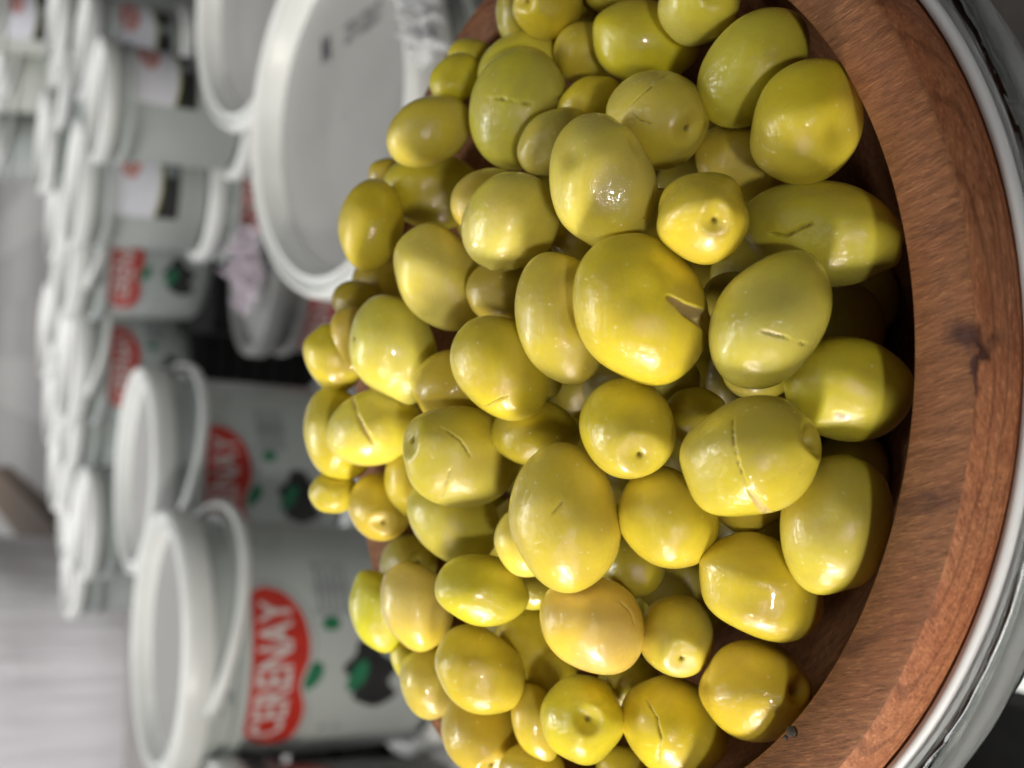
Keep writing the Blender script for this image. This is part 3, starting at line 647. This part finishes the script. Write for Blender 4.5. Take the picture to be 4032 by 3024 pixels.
bucket(-20, 285, 158, .10, 0, 0, 'pale bucket standing on the floor at the far top left', levels=2, body_mat=BODY2)
bucket(-45, 560, 150, .10, 0, 0, 'dimmer bucket on the floor below the pale far top left one', levels=2)
bucket(-70, 40, 165, .10, 2, .1, 'far bucket with white label in the top left corner', levels=2, body_mat=BODY2)
# far rows of white lids
rows = [(205, 60, 262), (215, 300, 258), (160, 560, 250), (205, 830, 246), (215, 1180, 252), (172, 1300, 236), (255, 1640, 262), (195, 1560, 236), (215, 1820, 236), (318, 2060, 275), (268, 2230, 250), (255, 2010, 246)]
where = ['at the top edge', 'beside the plain sided bucket', 'above the floor tiles, upper', 'above the middle labelled bucket', 'behind the small red logo bucket', 'over the floor tiles, lower middle', 'left of the second large red logo bucket', 'behind the half hidden red logo bucket', 'next to the brown carton', 'between the wrapped load and the nearest bucket', 'touching the edge of the wrapped load', 'above the nearest bucket lid']
for (px_, py_, sm), wh in zip(rows, where):
    bucket(px_, py_, sm * .82, .105, 0, 0, 'blurred white lidded bucket of the far row ' + wh, levels=2, group='far row of white lidded buckets', handle=False)
# stamp printed on the big lid
def flat_text(name, body, size, loc, rz, mat, parent, sx=.7):
    v, f = text_mesh(body, size, .01); v = [(x * sx, y, 0) for x, y, z in v]
    o = mesh(name, v, f, mat, parent, smooth=False); o.location = loc; o.rotation_euler = (0, 0, rz); return o
def lid_px(px, py, P, k=1):                                   # where a pixel's ray meets the panel of the leaning lid
    nrm = (rD.matrix_basis.to_3x3() @ Vector((0, 0, 1))); c0 = rD.matrix_basis @ Vector((0, 0, HD - .0172 + .0012))
    d = W @ Vector(((px - 2016) / F, (py - 1512) / F, 1.0)); return CAM + d * ((c0 - CAM).dot(nrm) / d.dot(nrm))
inv = rD.matrix_basis.inverted()
p0 = lid_px(1280, 200, PD); p1 = lid_px(1425, 95, PD); dirv = (inv.to_3x3() @ (p1 - p0)); an = math.atan2(dirv.y, dirv.x)
INK = plain('stamp_ink', (.10, .10, .11), .5, .1, 60)
flat_text('stamp_letter', 'M', .027, inv @ p0, an, INK, rD); flat_text('stamp_digits', '27112017', .020, inv @ p1, an, INK, rD, .66)

# ---------------------------------------------------------------- bowl support
sup = at(4000, 2735, 1); d = (sup - CAM); tt = (.50 - CAM.z) / d.z; edge = CAM + d * tt
SUPP = Vector((.010, .040, .50))
bucket(0, 0, 0, .095, 0, 0, 'bucket standing under the bowl of olives', pos=SUPP, levels=2, handle=False)
bucket(0, 0, 0, .10, 0, 0, 'lowest bucket on the floor under the bowl of olives', pos=Vector((SUPP.x, SUPP.y, .25)), levels=1, handle=False)
tub = empty('tub', (0, .02, .50)); 
tag(tub, 'small white tub carrying the glass bowl', 'tub')
th_ = ZR - .0812 - .50 - .0095
sharp(mesh('tub_body', *lathe([(.001, -.017), (.062, -.017), (.064, -.012), (.067, th_ - .012), (.001, th_ - .012)], 64), WHITE, tub))
sharp(mesh('tub_lid', *lathe([(.067, th_ - .014), (.071, th_ - .013), (.071, th_ - .002), (.069, th_ - .0005), (.001, th_ - .0005)], 64), WHITE, tub))

# ---------------------------------------------------------------- wrapped load, carton, films
def wrapped():
    root = empty('wrapped_load'); tag(root, 'tall load wrapped in creased whitish stretch film at the lower left', 'wrapped load')
    front = at(470, 3385, 1); d = front - CAM; tt = (0 - CAM.z) / d.z; p = CAM + d * tt
    hw, hd, cr, H_ = .95, .55, .30, 1.6
    out = []; n = 120
    pl = []
    for i in range(n):
        a = 2 * math.pi * i / n; c, s = math.cos(a), math.sin(a)
        x = math.copysign(abs(c) ** .55, c) * hw; y = math.copysign(abs(s) ** .75, s) * hd
        pl.append((x, y, a))
    v, f = [], []; m = 30
    for j in range(m + 1):
        z = H_ * j / m
        for x, y, a in pl:
            k = 1 - .02 * math.sin(z * 9) - (.05 * (max(0, j - m + 2) / 2) ** 2) - .03 * math.exp(-z / .04)
            r_ = .010 * mn.noise(Vector((a * 9, z * 1.5, 0))) + .014 * mn.noise(Vector((a * 3, z * 5, 4)))
            v.append((x * (k + r_), y * (k + r_), z))
    for j in range(m):
        for i in range(n): f.append((j * n + i, j * n + (i + 1) % n, (j + 1) * n + (i + 1) % n, (j + 1) * n + i))
    f.append(tuple(m * n + i for i in range(n)))
    mesh('film_wrap', v, f, WRAP, root); root.location = (p.x, p.y + hd, .0)
wrapped()
pb = at(110, 2045, 1); d = pb - CAM; tt = (.12 - CAM.z) / d.z; pb = CAM + d * tt
ct = empty('carton', (pb.x + .02, pb.y, 0)); tag(ct, 'brown cardboard carton on the floor beside the wrapped load', 'carton')
def boxm(name, x0, x1, y0, y1, z0, z1, mat, parent=None):
    v = [(x0, y0, z0), (x1, y0, z0), (x1, y1, z0), (x0, y1, z0), (x0, y0, z1), (x1, y0, z1), (x1, y1, z1), (x0, y1, z1)]
    o = mesh(name, v, [(0, 3, 2, 1), (4, 5, 6, 7), (0, 1, 5, 4), (1, 2, 6, 5), (2, 3, 7, 6), (3, 0, 4, 7)], mat, parent, smooth=False)
    return o
boxm('carton_body', -.18, .04, -.9, 2.2, 0.0, .10, BROWN, ct); boxm('carton_flap', -.142, -.051, -.902, 2.202, .1005, .104, BROWN, ct); boxm('carton_flap', -.049, .042, -.902, 2.202, .1005, .104, BROWN, ct)

def film(name, centre, sx, sy, h, mat, label, seedv, rz=0):
    n = 46; v, f = [], []
    for j in range(n + 1):
        for i in range(n + 1):
            a, b = i / n * 2 - 1, j / n * 2 - 1
            q = Vector((a * 2.1 + seedv, b * 2.1, seedv))
            z = abs(mn.noise(q * 1.4)) * 1.1 + .45 * abs(mn.noise(q * 3.3)) + .2 * abs(mn.noise(q * 7))
            e = max(0, 1 - max(abs(a), abs(b)) ** 4)
            v.append((a * sx * (1 + .25 * mn.noise(q * 1.1 + Vector((9, 0, 0)))), b * sy * (1 + .25 * mn.noise(q * 1.2 + Vector((0, 7, 0)))), .0015 + h * z * (.25 + .75 * e)))
    for j in range(n):
        for i in range(n): a = j * (n + 1) + i; f.append((a, a + 1, a + n + 2, a + n + 1))
    o = mesh(name, v, f, mat); o.location = centre; o.rotation_euler = (0, 0, rz); tag(o, label, 'plastic film'); return o
pf = at(930, 1060, 1); d = pf - CAM; tt = (.222 - CAM.z) / d.z; pf = CAM + d * tt
pj = at(985, 1090, F * .12 / 330); film('film_bag', (pj.x + .01, pj.y - .02, pj.z + .001), .055, .05, .05, FILMP, 'crumpled pinkish printed film on the lower shaded bucket', 2.3, .6)
pf = at(1700, 60, 1); d = pf - CAM; tt = (PD.z + .004 - CAM.z) / d.z; pf = CAM + d * tt
film('film_strip', (pf.x + .01, pf.y, PD.z + .002), .040, .016, .03, FILM, 'shiny crumpled clear film by the far rim at the top edge', 5.1, .35)

SHADE_MAT = plain('shade_mat_dark', (.11, .098, .092), .85, .15, 40)  # added dark sheet, stands in for shade on the floor
m_ = boxm('shade_mat', -.9, 1.1, -.5, .72, .001, .010, SHADE_MAT); tag(m_, 'dark grey brown mat added to shade the floor below the bowl, blurred at the top right corner', 'mat')
def hitz(px, py, z):
    q = at(px, py, 1) - CAM; return CAM + q * ((z - CAM.z) / q.z)
e0 = hitz(4000, 2738, .30)
BLK = plain('gap_fill_black', (.010, .010, .010), .8, .2, 30); BLK.node_tree.nodes['Principled BSDF'].inputs['Specular IOR Level'].default_value = .1
def crate(x, y, z0, sx, sy, h, label, top=False):  # made-up crates, dark filling for shaded gaps
    cr = empty('crate', (x, y, z0)); tag(cr, label, 'crate', 'black crates added to darken gaps')
    n = 4; g = h / (n + .5)
    for k in range(n):
        a, b = .004 + k * g * 1.12, .004 + k * g * 1.12 + g * .9; b = min(b, h - .002)
        boxm('slat', -sx, sx, -sy, -sy + .008, a, b, BLK, cr); boxm('slat', -sx, sx, sy - .008, sy, a, b, BLK, cr)
        boxm('slat', -sx, -sx + .008, -sy + .009, sy - .009, a, b, BLK, cr); boxm('slat', sx - .008, sx, -sy + .009, sy - .009, a, b, BLK, cr)
    for u_ in (-1, 1):
        for w_ in (-1, 1): boxm('corner_post', u_ * (sx - .010) - .008, u_ * (sx - .010) + .008, w_ * (sy - .010) - .008, w_ * (sy - .010) + .008, .001, h - .0015, BLK, cr)
    boxm('base', -sx + .02, sx - .02, -sy + .02, sy - .02, .002, .012, BLK, cr)
    if top: boxm('tray', -sx + .002, sx - .002, -sy + .002, sy - .002, h - .010, h - .0005, BLK, cr)
    return cr
crate(-.76, 1.72, 0, .24, .24, .30, 'black crate added to darken the gap between the two lower left buckets', True)  # added to hide lit floor and keep this gap dark
crate(e0.x - .20, .18, .012, .20, .30, .288, 'black plastic crate added to darken the bottom right corner')  # added dark body where the corner falls to black
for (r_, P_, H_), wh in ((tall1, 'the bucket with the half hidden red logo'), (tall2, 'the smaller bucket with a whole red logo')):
    zt_ = P_.z - H_; crate(P_.x, P_.y, 0, .125, .125, zt_ / 2, 'lower black crate added to darken the gap under ' + wh, True); crate(P_.x, P_.y, zt_ / 2, .125, .125, zt_ / 2, 'upper black crate added to darken the gap under ' + wh, True)  # added below these buckets to fill the gap with dark
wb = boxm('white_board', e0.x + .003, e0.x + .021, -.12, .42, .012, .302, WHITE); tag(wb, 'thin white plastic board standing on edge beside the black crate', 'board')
